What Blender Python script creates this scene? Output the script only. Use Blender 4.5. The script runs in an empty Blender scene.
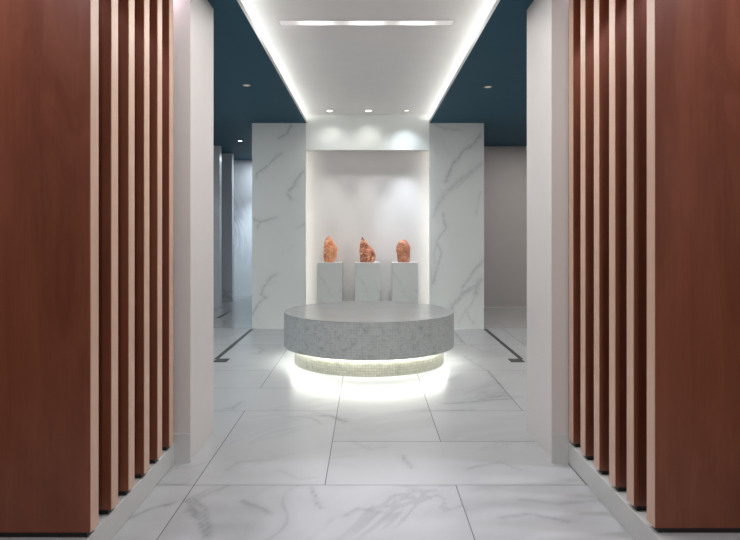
import bpy, bmesh, math, random
import numpy as np
from mathutils import Vector, noise
random.seed(7)
S = bpy.context.scene
COL = S.collection
F = 635.0; H = 1.165; CX = 367.5; CY = 231.0
def dep(y): return F*H/(y-CY)
def X(px, d): return (px-CX)*d/F
def Z(py, d): return H-(py-CY)*d/F

# ------------------------------------------------------------------ materials
def srgb(r, g, b):
    f = lambda c: c/12.92 if c <= .04045 else ((c+.055)/1.055)**2.4
    return (f(r/255), f(g/255), f(b/255), 1)
class NT:
    def __init__(s, name):
        s.m = bpy.data.materials.new(name); s.m.use_nodes = True
        s.t = s.m.node_tree; s.t.nodes.clear()
        s.out = s.n('ShaderNodeOutputMaterial')
        s.b = s.n('ShaderNodeBsdfPrincipled'); s.l(s.b.outputs[0], s.out.inputs[0])
    def n(s, ty, **k):
        nd = s.t.nodes.new(ty)
        for a, v in k.items(): setattr(nd, a, v)
        return nd
    def l(s, a, b): s.t.links.new(a, b)
    def noise(s, vec, scale, detail=4, rough=.5, dist=0):
        n = s.n('ShaderNodeTexNoise'); n.inputs['Scale'].default_value = scale
        n.inputs['Detail'].default_value = detail; n.inputs['Roughness'].default_value = rough
        n.inputs['Distortion'].default_value = dist
        if vec: s.l(vec, n.inputs['Vector'])
        return n.outputs['Fac']
    def math(s, op, a, b=None, clamp=False):
        n = s.n('ShaderNodeMath', operation=op, use_clamp=clamp)
        for i, v in enumerate((a, b)):
            if v is None: continue
            if isinstance(v, (int, float)): n.inputs[i].default_value = v
            else: s.l(v, n.inputs[i])
        return n.outputs[0]
    def rng(s, v, a, b, c=0, d=1):
        n = s.n('ShaderNodeMapRange'); n.interpolation_type = 'SMOOTHSTEP'
        for i, q in enumerate((a, b, c, d)): n.inputs[i+1].default_value = q
        s.l(v, n.inputs[0]); return n.outputs[0]
    def mix(s, f, a, b):
        n = s.n('ShaderNodeMix', data_type='RGBA')
        if isinstance(f, (int, float)): n.inputs[0].default_value = f
        else: s.l(f, n.inputs[0])
        for i, v in ((6, a), (7, b)):
            if isinstance(v, tuple): n.inputs[i].default_value = v
            else: s.l(v, n.inputs[i])
        return n.outputs[2]
    def mapping(s, vec, scale=(1,1,1), rot=(0,0,0)):
        n = s.n('ShaderNodeMapping'); n.inputs['Scale'].default_value = scale
        n.inputs['Rotation'].default_value = rot; s.l(vec, n.inputs['Vector']); return n.outputs[0]
    def p(s, **k):
        for a, v in k.items():
            a = a.replace('_', ' ')
            if isinstance(v, (int, float, tuple)): s.b.inputs[a].default_value = v
            else: s.l(v, s.b.inputs[a])

def plain(name, col, rough=.6, spec=.5, grain=.03, metal=0):
    t = NT(name); tc = t.n('ShaderNodeTexCoord').outputs['Object']
    f = t.noise(tc, 6, 5)
    dark = tuple(c*(1-grain*2) for c in col[:3])+(1,)
    t.p(Base_Color=t.mix(f, dark, col), Roughness=rough, Specular_IOR_Level=spec, Metallic=metal)
    return t.m

def marble(name, base, veincol, rough=.25, amount=.6, uv=False, attr=False, rot=(0, .7, 0), stretch=(1, 1, .45), scale=1.2, spec=.5, cloud=.35, attrcol=None, bump=0):
    t = NT(name); tcn = t.n('ShaderNodeTexCoord')
    v = tcn.outputs['UV'] if uv else tcn.outputs['Object']
    v = t.mapping(v, rot=rot); v = t.mapping(v, scale=stretch)
    n1 = t.noise(v, scale, 8, .55, .9)
    r1 = t.math('ABSOLUTE', t.math('SUBTRACT', n1, .5))
    line = t.rng(r1, 0, .022, 1, 0)
    mask = t.rng(t.noise(v, scale*1.1, 3), .48, .68)
    vein = t.math('MULTIPLY', t.math('MULTIPLY', line, mask), amount)
    soft = t.math('MULTIPLY', t.rng(r1, 0, .12, 1, 0), t.rng(t.noise(v, scale*.7, 2), .45, .75))
    cl = t.math('MULTIPLY', soft, cloud)
    c = t.mix(cl, base, tuple(a*.55+b*.45 for a, b in zip(base, veincol)))
    c = t.mix(vein, c, veincol)
    if attr:
        a = t.n('ShaderNodeAttribute', attribute_name='vein').outputs['Fac']
        br = t.noise(tcn.outputs['Object'], 30, 4)
        a = t.math('MULTIPLY', a, t.rng(br, .25, .6, .5, 1))
        c = t.mix(a, c, attrcol or veincol)
    t.p(Base_Color=c, Roughness=rough, Specular_IOR_Level=spec)
    return t.m

def emis(name, col, s):
    t = NT(name); t.t.nodes.remove(t.b)
    e = t.n('ShaderNodeEmission'); e.inputs[0].default_value = col; e.inputs[1].default_value = s
    t.l(e.outputs[0], t.out.inputs[0]); return t.m

def wood(name, c1, c2, c3, coat=.35, cr=.3):
    t = NT(name); tc = t.n('ShaderNodeTexCoord').outputs['Object']
    oi = t.n('ShaderNodeObjectInfo').outputs['Random']
    comb = t.n('ShaderNodeCombineXYZ'); t.l(t.math('MULTIPLY', oi, 13.0), comb.inputs[0])
    va = t.n('ShaderNodeVectorMath', operation='ADD'); t.l(tc, va.inputs[0]); t.l(comb.outputs[0], va.inputs[1])
    v = va.outputs[0]
    broad = t.noise(t.mapping(v, (9, 3, .5)), 1, 3, .5, .3)
    cath = t.noise(t.mapping(v, (3.2, 3, .9)), 2.2, 4, .6, 1.2)
    fine = t.noise(t.mapping(v, (160, 60, 3)), 1, 4, .6)
    c = t.mix(t.rng(broad, .3, .7), c1, c2)
    c = t.mix(t.math('MULTIPLY', t.rng(cath, .35, .75), .55), c, c3)
    c = t.mix(t.math('MULTIPLY', t.rng(fine, .45, .75), .22), c, tuple(a*.45 for a in c1[:3])+(1,))
    t.p(Base_Color=c, Roughness=.5, Specular_IOR_Level=.3, Coat_Weight=coat, Coat_Roughness=cr, Coat_IOR=1.6)
    return t.m

def mosaic(name, c1, c2, grout, size=.022, rough=.35):
    t = NT(name); uv = t.n('ShaderNodeTexCoord').outputs['UV']
    br = t.n('ShaderNodeTexBrick'); br.offset = 0; br.squash = 1
    t.l(uv, br.inputs['Vector'])
    br.inputs['Color1'].default_value = c1; br.inputs['Color2'].default_value = c2
    br.inputs['Mortar'].default_value = grout
    br.inputs['Scale'].default_value = 1; br.inputs['Mortar Size'].default_value = size*.06
    br.inputs['Mortar Smooth'].default_value = .2; br.inputs['Bias'].default_value = -.1
    br.inputs['Brick Width'].default_value = size; br.inputs['Row Height'].default_value = size
    n = t.noise(uv, 14, 5, .6)
    c = t.mix(t.math('MULTIPLY', t.rng(n, .5, .72), .5), br.outputs['Color'], tuple(a*.55 for a in c1[:3])+(1,))
    sp = t.noise(uv, 45, 2, .5)
    c = t.mix(t.math('MULTIPLY', t.rng(sp, .66, .74), .6), c, tuple(a*.35 for a in c1[:3])+(1,))
    bp = t.n('ShaderNodeBump'); bp.inputs['Strength'].default_value = .3; bp.inputs['Distance'].default_value = .001
    t.l(t.math('SUBTRACT', 1, br.outputs['Fac']), bp.inputs['Height']); t.l(bp.outputs[0], t.b.inputs['Normal'])
    t.p(Base_Color=c, Roughness=rough)
    return t.m

M = {}
WHITE_M = (.80, .815, .80, 1)
M['floor'] = marble('floor_marble', (.46, .475, .49, 1), (.20, .21, .23, 1), rough=.30, amount=.36, uv=True, attr=True,
                    rot=(0, 0, .9), stretch=(1, .5, 1), scale=1.6, attrcol=(.12, .13, .15, 1), cloud=.5)
M['floor_grey'] = marble('grey_floor_marble', (.50, .50, .50, 1), (.32, .31, .30, 1), rough=.14, amount=.4, uv=True, rot=(0, 0, 1.4), stretch=(.5, 1, 1), scale=1.3)
M['grout'] = plain('grout', (.16, .17, .18, 1), .8)
M['panel'] = marble('panel_marble', (.70, .735, .72, 1), (.46, .48, .48, 1), rough=.22, amount=.10, attr=True, attrcol=(.30, .32, .33, 1), cloud=.12)
M['header'] = marble('header_marble', (.86, .90, .87, 1), (.6, .62, .62, 1), rough=.3, amount=.25, scale=.9, cloud=.3)
M['plinth'] = marble('plinth_marble', (.60, .63, .61, 1), (.42, .44, .44, 1), rough=.3, amount=.5, scale=2.4, cloud=.5)
M['corridor'] = marble('corridor_marble', (.68, .71, .74, 1), (.36, .39, .42, 1), rough=.3, amount=.5, scale=1.3, cloud=.6)
M['curb'] = marble('curb_marble', (.60, .615, .61, 1), (.5, .5, .52, 1), rough=.25, amount=.35, scale=2.5)
M['paint'] = plain('warm_white_paint', (.68, .655, .645, 1), .55)
M['niche'] = plain('niche_paint', (.74, .715, .70, 1), .6)
M['tray'] = plain('tray_paint', (.88, .855, .83, 1), .65)
M['lip'] = plain('lip_paint', (.55, .57, .58, 1), .6)
M['blue'] = plain('blue_paint', (.018, .085, .130, 1), .6, spec=.2, grain=.06)
M['taupe'] = plain('taupe_paint', (.52, .49, .475, 1), .5)
M['black'] = plain('black_rubber', (.008, .008, .010, 1), .5)
M['track'] = plain('dark_track_metal', (.055, .062, .062, 1), .45, metal=.3)
M['metal'] = plain('lamp_trim_metal', (.62, .60, .56, 1), .35, metal=.5)
M['wood'] = wood('walnut_veneer', (.150, .036, .016, 1), (.21, .060, .028, 1), (.25, .082, .040, 1))
M['edge'] = wood('lit_edge_wood', (.62, .385, .275, 1), (.66, .42, .30, 1), (.68, .44, .33, 1), 1.0, .5)  # light and sheen on the walnut edges, put in as a paler wood colour
M['mosaic'] = mosaic('grey_mosaic', (.39, .42, .42, 1), (.48, .505, .50, 1), (.52, .545, .54, 1))
M['mosaic_base'] = mosaic('cream_mosaic', (.52, .52, .43, 1), (.64, .63, .53, 1), (.36, .36, .28, 1))
M['top'] = plain('bench_top_stone', (.40, .42, .42, 1), .2, grain=.08)
M['led'] = emis('led_white', (1, .97, .90, 1), 14)
M['led_cove'] = emis('led_cove', (1, .98, .93, 1), 29)
M['led_niche'] = emis('led_niche', (1, .99, .93, 1), 9)
M['led_bench'] = emis('led_bench', (1, 1, .91, 1), 42)
M['lamp'] = emis('lamp_lens', (1, .97, .9, 1), 12)
M['lamp_dim'] = emis('lamp_lens_dim', (1, .86, .6, 1), .5)

M['lamp_mid'] = emis('lamp_lens_mid', (1, .98, .95, 1), 1.6)
def linear_mat():
    t = NT('linear_diffuser'); t.t.nodes.remove(t.b)
    o = t.n('ShaderNodeTexCoord').outputs['Object']
    sx = t.n('ShaderNodeSeparateXYZ'); t.l(o, sx.inputs[0])
    acc = None
    for c in (-.335, 0, .335):   # three lamps glow through the diffuser
        d = t.math('ABSOLUTE', t.math('SUBTRACT', sx.outputs[0], c))
        g = t.rng(d, 0.01, .16, 1, 0)
        acc = g if acc is None else t.math('ADD', acc, g)
    e = t.n('ShaderNodeEmission'); e.inputs[0].default_value = (1, .96, .93, 1)
    t.l(t.math('ADD', t.math('MULTIPLY', acc, 1.2), .70), e.inputs[1])
    t.l(e.outputs[0], t.out.inputs[0]); return t.m
M['linear'] = linear_mat()

def rockmat(name, a, b, c):
    t = NT(name); v = t.n('ShaderNodeTexCoord').outputs['Object']
    n1 = t.noise(v, 13, 5, .6, 1.2); n2 = t.noise(v, 24, 4, .6, .8)
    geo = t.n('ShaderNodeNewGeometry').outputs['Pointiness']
    col = t.mix(t.rng(n1, .38, .62), a, b)
    col = t.mix(t.rng(n2, .55, .68), col, c)
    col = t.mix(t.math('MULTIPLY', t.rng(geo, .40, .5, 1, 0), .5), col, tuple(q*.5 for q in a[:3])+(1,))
    bp = t.n('ShaderNodeBump'); bp.inputs['Strength'].default_value = .6; bp.inputs['Distance'].default_value = .008
    t.l(n2, bp.inputs['Height']); t.l(bp.outputs[0], t.b.inputs['Normal'])
    t.p(Base_Color=col, Roughness=.45, Subsurface_Weight=.15, Subsurface_Radius=(.03, .012, .006), Subsurface_Scale=.5)
    return t.m

# ------------------------------------------------------------------ mesh helpers
def link(name, bm, mats, parent=None, smooth=False):
    me = bpy.data.meshes.new(name); bm.normal_update(); bm.to_mesh(me); bm.free()
    for m in (mats if isinstance(mats, (list, tuple)) else [mats]): me.materials.append(m)
    if smooth:
        for p in me.polygons: p.use_smooth = True
    o = bpy.data.objects.new(name, me); COL.objects.link(o)
    if parent: o.parent = parent
    return o
def box(bm, x0, x1, y0, y1, z0, z1, mi=0, bevel=0):
    t = bmesh.new()
    vs = [t.verts.new((x, y, z)) for x in (x0, x1) for y in (y0, y1) for z in (z0, z1)]
    for q in ((0,1,3,2), (4,6,7,5), (0,4,5,1), (2,3,7,6), (0,2,6,4), (1,5,7,3)):
        t.faces.new([vs[i] for i in q])
    if bevel: bmesh.ops.bevel(t, geom=t.edges[:], offset=bevel, segments=2, affect='EDGES', profile=.5)
    bmesh.ops.recalc_face_normals(t, faces=t.faces[:])
    for f in t.faces: f.material_index = mi
    me = bpy.data.meshes.new('tmp'); t.to_mesh(me); t.free()
    bm.from_mesh(me); bpy.data.meshes.remove(me)
def lathe(bm, prof, seg=96, cx=0, cy=0, uvr=None, close=True, mi=0):
    """prof: list of (r,z) from bottom axis to top axis"""
    uvl = bm.loops.layers.uv.verify()
    rings = []
    for r, z in prof:
        if r < 1e-6: rings.append([bm.verts.new((cx, cy, z))])
        else: rings.append([bm.verts.new((cx+r*math.cos(2*math.pi*i/seg), cy+r*math.sin(2*math.pi*i/seg), z)) for i in range(seg)])
    for k in range(len(rings)-1):
        a, b = rings[k], rings[k+1]
        for i in range(seg):
            j = (i+1) % seg
            q = [a[i % len(a)], a[j % len(a)], b[j % len(b)], b[i % len(b)]]
            u = []
            for v in q:
                if v not in u: u.append(v)
            if len(u) < 3: continue
            f = bm.faces.new(u); f.material_index = mi
            R = uvr or prof[k][0]
            for lp in f.loops:
                v = lp.vert; horiz = abs(prof[k][1]-prof[k+1][1]) < 1e-4
                if horiz: lp[uvl].uv = (v.co.x, v.co.y)
                else:
                    th = i if v in (a[i % len(a)], b[i % len(b)]) else i+1
                    lp[uvl].uv = (2*math.pi*th/seg*R, v.co.z)
    bmesh.ops.recalc_face_normals(bm, faces=bm.faces[:])
def struct(name, bm, m, **k):
    o = link(name, bm, m, **k); o['kind'] = 'structure'; return o
def sbox(name, m, *b):
    bm = bmesh.new(); box(bm, *b); return struct(name, bm, m)
def empty(name, loc, label, cat, group=None):
    o = bpy.data.objects.new(name, None); COL.objects.link(o); o.location = loc
    o.empty_display_size = .1
    return tag(o, label, cat, group)
def tag(o, label, cat, group=None):
    o['label'] = label; o['category'] = cat
    if group: o['group'] = group
    return o

# vein field from traced strokes: (points, width, strength)
def vein_field(P, strokes):
    out = np.zeros(len(P))
    for pts, w, s in strokes:
        pts = [np.array(p, float) for p in pts]
        best = np.full(len(P), 9.0)
        for a, b in zip(pts[:-1], pts[1:]):
            ab = b-a; t = np.clip(((P-a) @ ab)/(ab @ ab+1e-12), 0, 1)
            best = np.minimum(best, np.linalg.norm(P-(a+t[:, None]*ab), axis=1))
        out = np.maximum(out, s*np.exp(-(best/w)**1.4)+.22*s*np.exp(-(best/(w*4))**2))
    return np.clip(out, 0, 1)
def jitter(co, amp, sc):
    return np.array([noise.noise_vector(Vector(c)*sc)[:] for c in co])*amp + np.array([noise.noise_vector(Vector(c)*sc*3.3)[:] for c in co])*amp*.4
def add_attr(o, vals):
    a = o.data.attributes.new('vein', 'FLOAT', 'POINT'); a.data.foreach_set('value', vals.astype(np.float32))

# ------------------------------------------------------------------ dimensions
DP = dep(329)                      # feature wall plane 7.549
CEIL = Z(123, DP) ; TRAY = Z(114.6, DP); HDR = Z(149.9, DP)
PLx0, PLx1 = X(252, DP), X(305.6, DP)
PRx0, PRx1 = X(429.6, DP), X(484, DP)
DW = DP+.20                        # back wall of the niche
DFL = dep(485)                     # floor joint
XL, XR = -3.4, 3.2
FRONT = -2.6; SPLIT = 7.62; BACK = 11.5; RBACK = 9.64*.94*1.0
RBACK = dep(307.8)

# ------------------------------------------------------------------ floor
def tile_mesh(name, tiles, mats, strokes=None, zt=0.0, fine=None, gap=.0022):
    bm = bmesh.new(); uvl = bm.loops.layers.uv.verify()
    for (x0, x1, y0, y1) in tiles:
        fx = fine and (x1 > fine[0] and x0 < fine[1] and y1 > fine[2] and y0 < fine[3])
        st = .014 if fx else .6
        a0, a1, b0, b1 = x0+gap, x1-gap, y0+gap, y1-gap
        nx = max(1, int((a1-a0)/st)); ny = max(1, int((b1-b0)/st))
        ou, ov = random.uniform(-30, 30), random.uniform(-30, 30)
        g = [[bm.verts.new((a0+(a1-a0)*i/nx, b0+(b1-b0)*j/ny, zt)) for j in range(ny+1)] for i in range(nx+1)]
        for i in range(nx):
            for j in range(ny):
                f = bm.faces.new((g[i][j], g[i+1][j], g[i+1][j+1], g[i][j+1]))
                for lp in f.loops: lp[uvl].uv = (lp.vert.co.x+ou, lp.vert.co.y+ov)
    xs = [t[0] for t in tiles]+[t[1] for t in tiles]; ys = [t[2] for t in tiles]+[t[3] for t in tiles]
    box(bm, min(xs), max(xs), min(ys), max(ys), zt-.08, zt-.0012, 1)
    o = struct(name, bm, mats)
    if strokes:
        n = len(o.data.vertices); co = np.zeros(n*3); o.data.vertices.foreach_get('co', co); co = co.reshape(-1, 3)
        m = (co[:, 0] > -1.1) & (co[:, 0] < 1.3) & (co[:, 1] > 2.0) & (co[:, 1] < 7.4)
        vals = np.zeros(n); c = co[m]
        P = (c+jitter(c, .018, 6))[:, :2]
        vals[m] = vein_field(P, strokes)
        add_attr(o, vals)
    return o
gx = lambda i: -.795+.6*i
gy = lambda j: DFL+.6*j
occ = {}; tiles = []
def put(i, j, w, h):
    for a in range(w):
        for b in range(h): occ[(i+a, j+b)] = 1
    tiles.append((gx(i), gx(i+w), gy(j), gy(j+h)))
for q in [(0,-1,2,1), (2,-1,2,1), (1,0,2,1), (0,0,1,2), (-1,0,1,2), (-1,-2,1,2), (1,1,1,2), (2,1,2,1), (2,2,1,2), (3,2,1,2),
          (-1,2,2,1), (-2,3,1,1), (-1,3,1,1), (0,3,1,2), (1,3,1,2)]: put(*q)
for j in range(-9, 8):
    for i in range(-4, 7):
        if (i, j) in occ: continue
        if (i+1, j) not in occ and i+1 < 7 and random.random() < .7: put(i, j, 2, 1)
        elif (i, j+1) not in occ and j+1 < 8: put(i, j, 1, 2)
        else: put(i, j, 1, 1)
clip = []
for (a, b, c, d) in tiles:
    a, b, c, d = max(a, XL), min(b, XR), max(c, FRONT), min(d, SPLIT)
    if b-a > .02 and d-c > .02: clip.append((a, b, c, d))
def fp(x, y): d = dep(y); return (X(x, d), d)
fs = []
for pts, w, s in [
    ([(186,500),(196,512),(203,524),(209,538)], .008, .5), ([(243,500),(256,506),(268,514)], .010, .45),
    ([(311,488),(316,496),(322,508)], .007, .45), ([(190,499),(204,507),(212,535)], .010, .45),
    ([(322,416),(331,416.5),(338,419),(346,422)], .010, .75), ([(310,411),(328,415)], .006, .4), ([(336,419),(348,419)], .006, .6),
    ([(402,455),(407,461),(412,467)], .008, .4), ([(128,518),(150,508),(175,502)], .006, .5),
    ([(443,403.5),(470,402.5),(495,399.5),(512,399)], .008, .6), ([(420,411),(450,410),(472,410)], .010, .4),
    ([(464,356),(486,370),(497,382),(503,388)], .007, .4), ([(455,334),(462,343)], .008, .45), ([(470,345),(483,352),(498,350)], .006, .35),
    ([(254,346),(264,349),(258,354),(246,352)], .010, .45), ([(240,402),(232,409),(226,408)], .010, .45),
    ([(298,417),(312,418),(322,424)], .006, .4), ([(250,418),(280,414),(300,420)], .005, .25),
    ([(500,517),(530,514),(566,522)], .010, .4), ([(520,500),(560,505),(600,500)], .010, .3),
    ([(280,470),(300,480),(318,478)], .006, .2), ([(350,440),(370,450),(390,446)], .006, .25),
    ([(470,468),(500,462),(520,470)], .010, .3), ([(345,515),(360,507),(380,512)], .010, .3),
    ([(480,400),(500,396),(522,397)], .012, .35), ([(228,470),(240,462),(262,460)], .008, .25)]:
    fs.append(([fp(*p) for p in pts], w, s))
tile_mesh('floor', clip, [M['floor'], M['grout']], fs, fine=(-1.0, 1.2, 2.3, 7.2))
bt = []
y = SPLIT; k = 0
while y < BACK+.1:
    x = XL-(.6 if k % 2 else 0)
    while x < XR:
        a, b = max(x, XL), min(x+1.2, XR)
        if b-a > .02: bt.append((a, b, y, min(y+.6, BACK+.12)))
        x += 1.2
    y += .6; k += 1
o = tile_mesh('floor_rear', bt, [M['floor_grey'], M['grout']])

# ------------------------------------------------------------------ feature wall: two marble slabs, header, niche
def slab(name, x0, x1, z0, z1, strokes, org, sc):
    strokes = [(p, w*1.35, q*.72) for p, w, q in strokes]
    bm = bmesh.new(); box(bm, x0, x1, DP+.001, DP+.06, z0, z1)
    st = .008; nx = int((x1-x0)/st); nz = int((z1-z0)/st)
    g = [[bm.verts.new((x0+(x1-x0)*i/nx, DP, z0+(z1-z0)*j/nz)) for j in range(nz+1)] for i in range(nx+1)]
    for i in range(nx):
        for j in range(nz): bm.faces.new((g[i][j], g[i+1][j], g[i+1][j+1], g[i][j+1]))
    o = struct(name, bm, M['panel'])
    n = len(o.data.vertices); co = np.zeros(n*3); o.data.vertices.foreach_get('co', co); co = co.reshape(-1, 3)
    ss = [([(X(org[0]+p[0]/sc, DP), Z(org[1]+p[1]/sc, DP)) for p in pts], w, s) for pts, w, s in strokes]
    P = (co+jitter(co, .022, 9))[:, [0, 2]]
    add_attr(o, vein_field(P, ss))
    return o
Ls = [([(112,36),(100,60),(85,70)], .010, .65), ([(88,106),(70,122),(58,135),(30,155),(27,166)], .009, .55), ([(58,135),(52,150)], .006, .3),
      ([(140,150),(120,185),(104,205),(110,220)], .010, .6), ([(120,185),(132,190)], .006, .3),
      ([(78,264),(50,272),(38,278),(22,270)], .009, .6), ([(40,276),(30,292)], .007, .6),
      ([(150,282),(130,290)], .006, .3), ([(75,402),(48,430),(40,455),(52,462),(30,480),(18,502)], .009, .6), ([(48,430),(60,432),(75,425)], .005, .25),
      ([(120,330),(95,350)], .005, .15)]
Rs = [([(140,62),(115,85),(85,110),(65,140),(52,175)], .013, .6), ([(138,132),(95,165),(60,195),(35,225),(20,262)], .018, .42), ([(125,150),(110,160),(80,190)], .008, .4),
      ([(45,255),(50,290),(30,320),(38,350),(30,390),(20,425)], .009, .55), ([(32,320),(20,350),(24,390)], .006, .35),
      ([(148,365),(115,405),(90,440)], .012, .5), ([(138,418),(118,440),(95,450),(70,480),(55,505)], .018, .6), ([(128,425),(125,452)], .022, .55),
      ([(137,200),(125,255)], .006, .3), ([(20,35),(50,44),(90,52)], .006, .4), ([(100,490),(118,525)], .008, .4), ([(85,520),(118,470),(135,440)], .007, .35),
      ([(40,60),(60,110)], .005, .15)]
slab('wall_back_left', PLx0, PLx1, 0, CEIL, Ls, (245, 110), 2.4615)
slab('wall_back_right', PRx0, PRx1, 0, CEIL, Rs, (425, 110), 2.4615)
sbox('wall_back_header', M['header'], PLx1+.0015, PRx0-.0015, DP, DP+.03, HDR, TRAY+.02)
bm = bmesh.new()
box(bm, PLx1-.16, PRx0+.16, DW, DW+.05, 0, HDR+.03)               # back
box(bm, PLx1-.20, PLx1-.16, DP+.0605, DW+.05, 0, HDR+.03)           # cheeks
box(bm, PRx0+.16, PRx0+.20, DP+.0605, DW+.05, 0, HDR+.03)
box(bm, PLx1-.16, PRx0+.16, DP+.031, DW, HDR+.001, HDR+.03)         # soffit
struct('wall_niche', bm, M['niche'])
bm = bmesh.new()
box(bm, PLx0, PLx1-.201, DP+.0605, DP+.25, 0, CEIL)
box(bm, PRx0+.201, PRx1, DP+.0605, DP+.25, 0, CEIL)
box(bm, PLx1-.2, PRx0+.2, DW+.051, DP+.25+.03, 0, CEIL)
struct('wall_back_core', bm, M['corridor'])
# LED strips behind the slab edges
for nm, xa in (('trim_niche_light_left', PLx1-.035), ('trim_niche_light_right', PRx0+.023)):
    sbox(nm, M['led_niche'], xa, xa+.012, DP+.061, DP+.069, .02, HDR-.01)

# ------------------------------------------------------------------ ceilings
LIP = .035; XT0, XT1 = -.724, .735; CV = .15; T0 = 3.26
bm = bmesh.new()
box(bm, XL, XT0-CV, FRONT, BACK+.12, CEIL, CEIL+.05)
box(bm, XT1+CV, XR, FRONT, BACK+.12, CEIL, CEIL+.05)
box(bm, XT0-CV, XT1+CV, FRONT, T0, CEIL, CEIL+.05)
box(bm, XT0-CV, XT1+CV, DP+.031, BACK+.12, CEIL, CEIL+.05)
box(bm, XT0-CV, XT0-.004, T0, DP+.03, CEIL, CEIL+.012)                  # cove ledges
box(bm, XT1+.004, XT1+CV, T0, DP+.03, CEIL, CEIL+.012)
struct('ceiling_blue', bm, M['blue'])
bm = bmesh.new()
box(bm, XT0-CV-.0, XT1+CV, T0, DP+.03, TRAY, TRAY+.04)
box(bm, XT0-CV, XT0-CV+.004, T0, DP+.03, CEIL+.012, TRAY)
box(bm, XT1+CV-.004, XT1+CV, T0, DP+.03, CEIL+.012, TRAY)
box(bm, XT0-CV, PLx1-.0005, DP, DP+.03, CEIL+.0125, TRAY)
box(bm, PRx0+.0005, XT1+CV, DP, DP+.03, CEIL+.0125, TRAY)
struct('ceiling_tray', bm, M['tray'])
for nm, a, b in (('trim_cove_left', XT0-.004, XT0), ('trim_cove_right', XT1, XT1+.004)):
    bm = bmesh.new(); box(bm, a, b, T0, DP, CEIL-.0005, CEIL+LIP); struct(nm, bm, M['lip'])
for nm, a in (('trim_cove_light_left', XT0-.125), ('trim_cove_light_right', XT1+.109)):
    sbox(nm, M['led_cove'], a, a+.016, T0+.02, DP-.005, CEIL+.013, CEIL+.022)

# ------------------------------------------------------------------ jambs and side rooms
JL = X(190.5, 3.194); JR = X(550.9, 3.205)
J0, J1L, J1R = 3.194, 3.671, 3.690
sbox('wall_left_jamb', M['paint'], -1.75, JL, J0, J1L, 0, CEIL)
sbox('wall_right_jamb', M['paint'], JR, 1.80, J0, J1R, 0, CEIL)
sbox('baseboard_left', M['curb'], -1.70, JL+.0, J0-.008, J0-.0002, 0, .146)
sbox('baseboard_right', M['curb'], JR-.0, 1.75, J0-.008, J0-.0002, 0, .146)
sbox('wall_left', M['corridor'], XL-.1, XL, J1L, BACK+.12, 0, CEIL)
sbox('wall_right', M['taupe'], XR, XR+.1, J1R, BACK+.12, 0, CEIL)
sbox('wall_back', M['corridor'], XL, PRx1, BACK, BACK+.12, 0, CEIL)
sbox('wall_rear_right', M['taupe'], PRx1-.1, XR, RBACK, RBACK+.1, 0, CEIL)
sbox('baseboard_rear', M['paint'], PRx1+.21, XR, RBACK-.012, RBACK-.0002, 0, .016)
sbox('wall_left_lobby', M['wood'], -1.80, -1.70, FRONT, J0-.01, 0, CEIL)
sbox('wall_right_lobby', M['wood'], 1.75, 1.85, FRONT, J0-.01, 0, CEIL)
sbox('wall_front', M['wood'], -1.80, 1.85, FRONT-.1, FRONT, 0, CEIL)
bm = bmesh.new()
box(bm, XL, -1.75, J1L-.1, J1L, 0, CEIL); struct('wall_hall_left', bm, M['paint'])
bm = bmesh.new()
box(bm, 1.80, XR, J1R-.1, J1R, 0, CEIL); struct('wall_hall_right', bm, M['paint'])
# marble stall partitions down the left corridor
for (px, py, dd, nm) in ((219.6, 308.4, .13, 'near'), (232, 301.4, .14, 'far')):
    d = dep(py)
    sbox('wall_partition_'+nm, M['corridor'], XL, X(px, d), d, d+dd, 0, CEIL)

# ------------------------------------------------------------------ curbs under the slat screens
CL, CRr = -.966, 1.008
KH = .102
for nm, a, b in (('trim_curb_left', -1.70, CL), ('trim_curb_right', CRr, 1.75)):
    bm = bmesh.new(); box(bm, a, b, FRONT+.002, J0-.0085, .0, KH, bevel=.002); struct(nm, bm, M['curb'])

# ------------------------------------------------------------------ timber fins
ords = ['nearest the camera and widest in view', 'second from the camera', 'third from the camera', 'fourth from the camera',
        'fifth from the camera', 'sixth and last, beside the white jamb']
TH = .064
def fin(side, d, k):
    xin = -.959 if side == 'left' else 1.010
    s = -1 if side == 'left' else 1
    w = .56
    root = empty('timber_fin', (xin+s*w/2, d+TH/2, KH),
                 'full-height dark walnut fin of the %s screen, %s' % (side, ords[k]), 'wood slat', 'walnut fins of the %s screen' % side)
    bm = bmesh.new(); box(bm, -w/2, w/2, -TH/2, TH/2, .020, CEIL-KH-.0005, bevel=.0015)
    link('fin_board', bm, M['wood'], root)
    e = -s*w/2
    bm = bmesh.new(); box(bm, min(e, e-s*.003), max(e, e-s*.003), -TH/2+.001, TH/2-.001, .0205, CEIL-KH-.0006, bevel=.0008)  # added strip, its pale colour stands for light on the fin's side
    o = link('lit_edge_strip', bm, M['edge'], root); o['label'] = 'added pale strip standing for light on the aisle edge'
    bm = bmesh.new(); box(bm, -w/2+.014, w/2-.014, -TH/2+.010, TH/2-.010, 0.0, .020)
    f = link('foot', bm, M['black'], root); f['label'] = 'black recessed foot'
for k, d in enumerate((2.195, 2.372, 2.544, 2.721, 2.894, 3.066)): fin('left', d, k)
for k, d in enumerate((2.228, 2.405, 2.584, 2.762, 2.939, 3.113)): fin('right', d, k)

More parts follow.
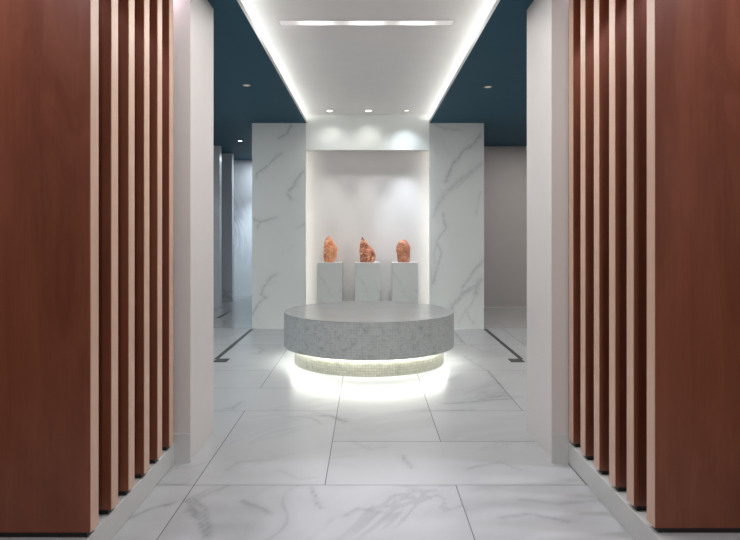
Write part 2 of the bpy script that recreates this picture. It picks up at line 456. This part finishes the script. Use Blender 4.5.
# ------------------------------------------------------------------ round bench
BC = (.0136, 5.736)
b = empty('round_bench', (BC[0], BC[1], 0), 'large round grey mosaic bench glowing underneath, in the middle of the marble floor', 'bench')
bm = bmesh.new(); R = .761
lathe(bm, [(0, .148), (R-.004, .148), (R, .152), (R, .4425), (R-.005, .4425)], 160, uvr=R)
link('seat_drum', bm, M['mosaic'], b)
bm = bmesh.new()
lathe(bm, [(0, .4426), (R-.004, .4426), (R-.001, .4440), (R-.002, .4475), (R-.006, .449), (0, .449)], 160)
o = link('seat_top', bm, M['top'], b); o['label'] = 'smooth grey stone top'
bm = bmesh.new()
lathe(bm, [(0, 0.0), (.669, 0.0), (.669, .1478), (0, .1478)], 160, uvr=.669)
o = link('base', bm, M['mosaic_base'], b); o['label'] = 'recessed cream mosaic base'
bm = bmesh.new()
lathe(bm, [(.6695, .136), (.681, .136), (.681, .1475), (.6695, .1475), (.6695, .136)], 120)
o = link('light_strip', bm, M['led_bench'], b); o['label'] = 'white light strip under the seat edge'

# ------------------------------------------------------------------ plinths and crystals
D0 = 7.43; PD = .24
PZ = Z(262.6, D0)
spec = [((317.2, 342.1), 'left', 'under the pointed pale orange crystal'), ((355, 380), 'middle', 'under the tapering crystal with a slanted tip'),
        ((392.4, 418), 'right', 'under the rounded crystal')]
pc = []
for (pxs, w, t) in spec:
    x0, x1 = X(pxs[0], D0), X(pxs[1], D0); xc = (x0+x1)/2; hw = (x1-x0)/2
    r = empty('plinth', (xc, D0+PD/2, 0), 'pale marble display plinth %s, %s of three' % (t, w), 'plinth', 'marble plinths in the niche')
    bm = bmesh.new(); box(bm, -hw, hw, -PD/2, PD/2, 0, PZ-.012, bevel=.002); link('plinth_body', bm, M['plinth'], r)
    bm = bmesh.new(); box(bm, -hw, hw, -PD/2, PD/2, PZ-.0118, PZ, bevel=.002)
    o = link('plinth_top', bm, M['paint'], r); o['label'] = 'white top slab'
    pc.append(xc)

def rock(profile, hgt, seed, facet, mat, label, loc, depthf=.85):
    """profile: list of (t, left, right) half-extents from the axis, t = height 0..1"""
    bm = bmesh.new(); bmesh.ops.create_icosphere(bm, subdivisions=5, radius=1)
    T = [p[0] for p in profile]; Lh = [p[1] for p in profile]; Rh = [p[2] for p in profile]
    rs = random.Random(seed)
    cells = [Vector((rs.gauss(0, 1), rs.gauss(0, 1), rs.gauss(0, .7))).normalized() for _ in range(34)]
    offs = [rs.uniform(.80, 1.02) for _ in cells]
    for v in bm.verts:
        n = v.co.normalized()
        # faceted radius: clip the ball by random planes
        rad = 1.0
        for c, o_ in zip(cells, offs):
            dt = n.dot(c)
            if dt > .3: rad = min(rad, o_/dt)
        rad = 1-(1-rad)*facet
        t = (n.z+1)/2
        l, r_ = np.interp(t, T, Lh), np.interp(t, T, Rh)
        cxm, hw = (r_-l)/2, (r_+l)/2
        rr = math.hypot(n.x, n.y) or 1e-6
        ux, uy = n.x/rr, n.y/rr
        w_ = n*1.0+noise.noise_vector(n*2+Vector((seed, 1, 1)))*.3
        rdg = 1-abs(noise.noise(w_*4.5+Vector((seed, 5, 0))))*2
        k = rad*(1+(1 if t < .75 else max(.25, (1-t)*4))*.10*noise.noise(n*2.3+Vector((seed, 0, 0)))+facet*(.10*(rdg-.6)+.10*noise.noise(n*8+Vector((seed, 3, 0)))+.07*noise.noise(n*17+Vector((seed, 3, 9)))))
        v.co = Vector((cxm+ux*hw*k, uy*hw*k*depthf, hgt*t*(1 if t < .06 else (.97+.03*rad))))
    bmesh.ops.recalc_face_normals(bm, faces=bm.faces[:])
    z0 = min(v.co.z for v in bm.verts)
    for v in bm.verts: v.co.z -= z0
    o = link('salt_crystal', bm, mat, smooth=False); o.location = loc
    tag(o, label, 'crystal', 'orange salt crystals on the plinths')
    return o
rm1 = rockmat('salt_pale', (.70, .24, .10, 1), (.86, .46, .27, 1), (.95, .74, .60, 1))
rm2 = rockmat('salt_mixed', (.30, .085, .04, 1), (.78, .34, .18, 1), (.95, .68, .52, 1))
rm3 = rockmat('salt_deep', (.50, .19, .10, 1), (.68, .31, .19, 1), (.76, .42, .29, 1))
ks = (D0+PD/2)/F
yc = D0+PD/2
def prof(rows, axis, y0, y1):   # rows: (y, xl, xr) px
    return [((y0-y)/(y0-y1), (axis-l)*ks, (r-axis)*ks) for y, l, r in rows]
rock(prof([(261.5, 324, 335.2), (259, 323.4, 336), (252, 323.2, 337), (247, 323.2, 336.8), (242, 324, 334), (238, 326, 331.5), (236, 327.6, 330), (235.4, 328.8, 329.4)], 329.7, 261.5, 235.4),
     (261.5-235.4)*ks, 3, 1.0, rm1, 'pointed pale orange salt crystal on the left plinth', (X(329.7, yc), yc, PZ))
rock(prof([(261.5, 360.8, 374), (258, 360, 375), (251, 360, 375), (247, 360, 372), (243, 360.4, 368.5), (239, 361, 364.8), (236.6, 362, 362.8)], 367.3, 261.5, 236.6),
     (261.5-236.6)*ks, 11, 1.1, rm2, 'craggy orange and brown salt crystal with slanted tip on the middle plinth', (X(367.3, yc), yc, PZ))
rock(prof([(261.5, 397.6, 409.6), (258, 397, 410.4), (250, 395.9, 410.6), (245, 396.6, 410.2), (242, 398, 408.5), (240, 400, 406.5), (238.8, 402, 404.4)], 403.5, 261.5, 238.8),
     (261.5-238.8)*ks, 23, .6, rm3, 'rounded reddish orange salt crystal on the right plinth', (X(403.5, yc), yc, PZ))

# ------------------------------------------------------------------ luminaires
lx0, lx1 = X(280, 4.215), X(453, 4.215)
r = empty('linear_light', ((lx0+lx1)/2, 4.215, TRAY), 'long narrow recessed ceiling light across the white ceiling', 'ceiling light')
hw = (lx1-lx0)/2
bm = bmesh.new()
for q in ((-hw-.006, hw+.006, -.050, -.044), (-hw-.006, hw+.006, .044, .050), (-hw-.006, -hw, -.044, .044), (hw, hw+.006, -.044, .044)):
    box(bm, q[0], q[1], q[2], q[3], -.004, -.0002)
link('light_frame', bm, M['paint'], r)
bm = bmesh.new(); box(bm, -hw, hw, -.044, .044, -.003, -.0004); link('diffuser', bm, M['linear'], r)

def spot(loc, target, power, size, blend=.6, col=(1, .96, .9), rad=.02):
    l = bpy.data.lights.new('spot', 'SPOT'); l.energy = power; l.spot_size = math.radians(size); l.spot_blend = blend
    l.color = col; l.shadow_soft_size = rad
    o = bpy.data.objects.new('spot_lamp', l); COL.objects.link(o); o.location = loc
    o.rotation_euler = (Vector(target)-Vector(loc)).to_track_quat('-Z', 'Y').to_euler(); return o
def area(loc, sx, sy, power, col=(1, .97, .94), rot=(0, 0, 0)):
    l = bpy.data.lights.new('area', 'AREA'); l.shape = 'RECTANGLE'; l.size = sx; l.size_y = sy; l.energy = power; l.color = col
    o = bpy.data.objects.new('area_lamp', l); COL.objects.link(o); o.location = loc; o.rotation_euler = rot; return o
def downlight(x, y, z, label, rad=.030, lens='lamp', group=None, tilt=0):
    r = empty('downlight', (x, y, z), label, 'ceiling light', group)
    bm = bmesh.new(); lathe(bm, [(rad*.68, -.0003), (rad, -.0003), (rad, -.003), (rad*.9, -.005), (rad*.72, -.004), (rad*.68, -.0003)], 40)
    link('trim_ring', bm, M['metal'], r)
    bm = bmesh.new(); lathe(bm, [(0, -.0022), (rad*.66, -.0022), (rad*.66, -.0008), (0, -.0008)], 40)
    o = link('lens', bm, M[lens], r); o.rotation_euler = (tilt, 0, 0)
for px, dim, lb in ((329.5, 0, 'left of three bright downlights in the white ceiling above the niche'),
                    (368.5, 0, 'middle of three bright downlights in the white ceiling above the niche'),
                    (406.5, 1, 'right, tilted one of three downlights in the white ceiling above the niche')):
    d = 7.30
    downlight(X(px, d), d, TRAY, lb, .046, 'lamp_mid' if dim else 'lamp', 'downlights above the niche')
LT = []
for px, pw, col in ((329.5, 5, (1, .98, .95)), (368.5, 5, (1, .97, .94)), (406.5, 11, (.80, .90, 1))):
    x = X(px, 7.30)
    spot((x, 7.27, TRAY-.012), (x, 7.72, .9 if pw < 8 else 1.35), pw, 112 if pw < 8 else 84, 1.0, col, .012)
    spot((x, 7.30, TRAY-.012), (x, 7.66, .95), 42 if pw < 8 else 95, 40 if pw < 8 else 44, 1.0, col, .012)
downlight(X(246.6, 5.59), 5.59, CEIL, 'small downlight in the blue ceiling left of the white tray', .034, 'lamp_dim', 'downlights in the blue ceiling')
downlight(X(488, 5.65), 5.65, CEIL, 'small downlight in the blue ceiling right of the white tray', .034, 'lamp_dim', 'downlights in the blue ceiling')
downlight(X(240, 9.05), 9.05, CEIL, 'tiny downlight in the dark ceiling of the left corridor', .040, 'lamp', 'downlights in the blue ceiling')
spot((X(246.6, 5.59), 5.59, CEIL-.01), (X(246.6, 5.59), 5.59, 0), 25, 110, .8)
spot((X(488, 5.65), 5.65, CEIL-.01), (X(488, 5.65), 5.65, 0), 25, 110, .8)
spot((X(240, 9.05), 9.05, CEIL-.01), (X(240, 9.05), 9.05, 0), 12, 100, .8, (.8, .9, 1))
# lobby and aisle fill lights added out of view, grazing strips above the fins
area((0, 4.215, TRAY-.006), 1.1, .08, 16)  # light of the linear ceiling fixture
area((0, 2.75, CEIL-.02), 1.2, .9, 19)
area((0, .6, CEIL-.02), 1.2, .6, 6)
area((.4, -2.2, 1.7), .5, 1.2, 42, (1, .96, .92), (math.pi/2, 0, 0))
for sx, ys, pw in ((-1.24, (2.315, 2.49, 2.665, 2.84, 3.012), 22), (1.29, (2.35, 2.527, 2.705, 2.882, 3.058), 48)):
    for yy in ys: spot((sx, yy, CEIL-.02), (sx*.80, yy, 0), pw, 62, .35, (.93, .92, 1), .02)
area((-1.25, 1.6, CEIL-.02), .06, .9, 8, (.92, .90, 1))
area((1.30, 1.6, CEIL-.02), .06, .9, 8, (.92, .90, 1))
area((-1.25, 3.16, CEIL-.02), .5, .03, 5, (.92, .88, 1))
area((1.30, 3.19, CEIL-.02), .5, .02, 5, (.92, .88, 1))
# hall side fill lights added out of view, then rear and corridor lamps
area((-2.6, 5.6, CEIL-.02), .35, 3.0, 29, (.92, .96, 1))
area((2.5, 5.6, CEIL-.02), .35, 3.0, 29, (1, .96, .94))
spot((-1.6, 10.3, CEIL-.02), (-1.9, 11.5, .9), 170, 50, 1.0, (.78, .92, 1))
area((-1.7, 11.1, CEIL-.02), .5, .3, 13, (.84, .92, 1))
area((2.4, 8.4, CEIL-.02), .5, .5, 12, (1, .95, .9))

# ------------------------------------------------------------------ floor tracks
def track(x, y0, y1, cap, label):
    w = .018
    bm = bmesh.new(); box(bm, x-w, x+w, y0, y1, .0003, .004)
    if cap: 
        box(bm, min(x, x+cap), max(x, x+cap), y0-.14, y0, .0003, .004)
    o = link('floor_track', bm, M['track']); tag(o, label, 'floor track', 'black floor tracks'); return o
track(X(252.8, DP)-.01, dep(359), DP-.002, .12, 'thin black floor track running to the outer edge of the left marble slab')
track(X(484, DP)+.012, dep(359), DP-.002, -.12, 'thin black floor track running to the outer edge of the right marble slab')
track(-2.0, dep(318), dep(311), 0, 'short black floor track far back in the left corridor')

# ------------------------------------------------------------------ world, camera, view
w = bpy.data.worlds.new('world'); S.world = w; w.use_nodes = True
w.node_tree.nodes['Background'].inputs[0].default_value = (.6, .65, .7, 1); w.node_tree.nodes['Background'].inputs[1].default_value = .1
cd = bpy.data.cameras.new('camera'); cam = bpy.data.objects.new('camera', cd); COL.objects.link(cam)
cam.location = (0, 0, H); cam.rotation_euler = (math.pi/2, 0, 0)
cd.sensor_width = 36; cd.sensor_fit = 'HORIZONTAL'; cd.lens = F/740*36
cd.shift_x = 2.5/740; cd.shift_y = -39/740; cd.clip_start = .05
S.camera = cam
S.view_settings.view_transform = 'Standard'; S.view_settings.look = 'None'
S.view_settings.gamma = 1; S.view_settings.use_curve_mapping = False; S.view_settings.exposure = 0
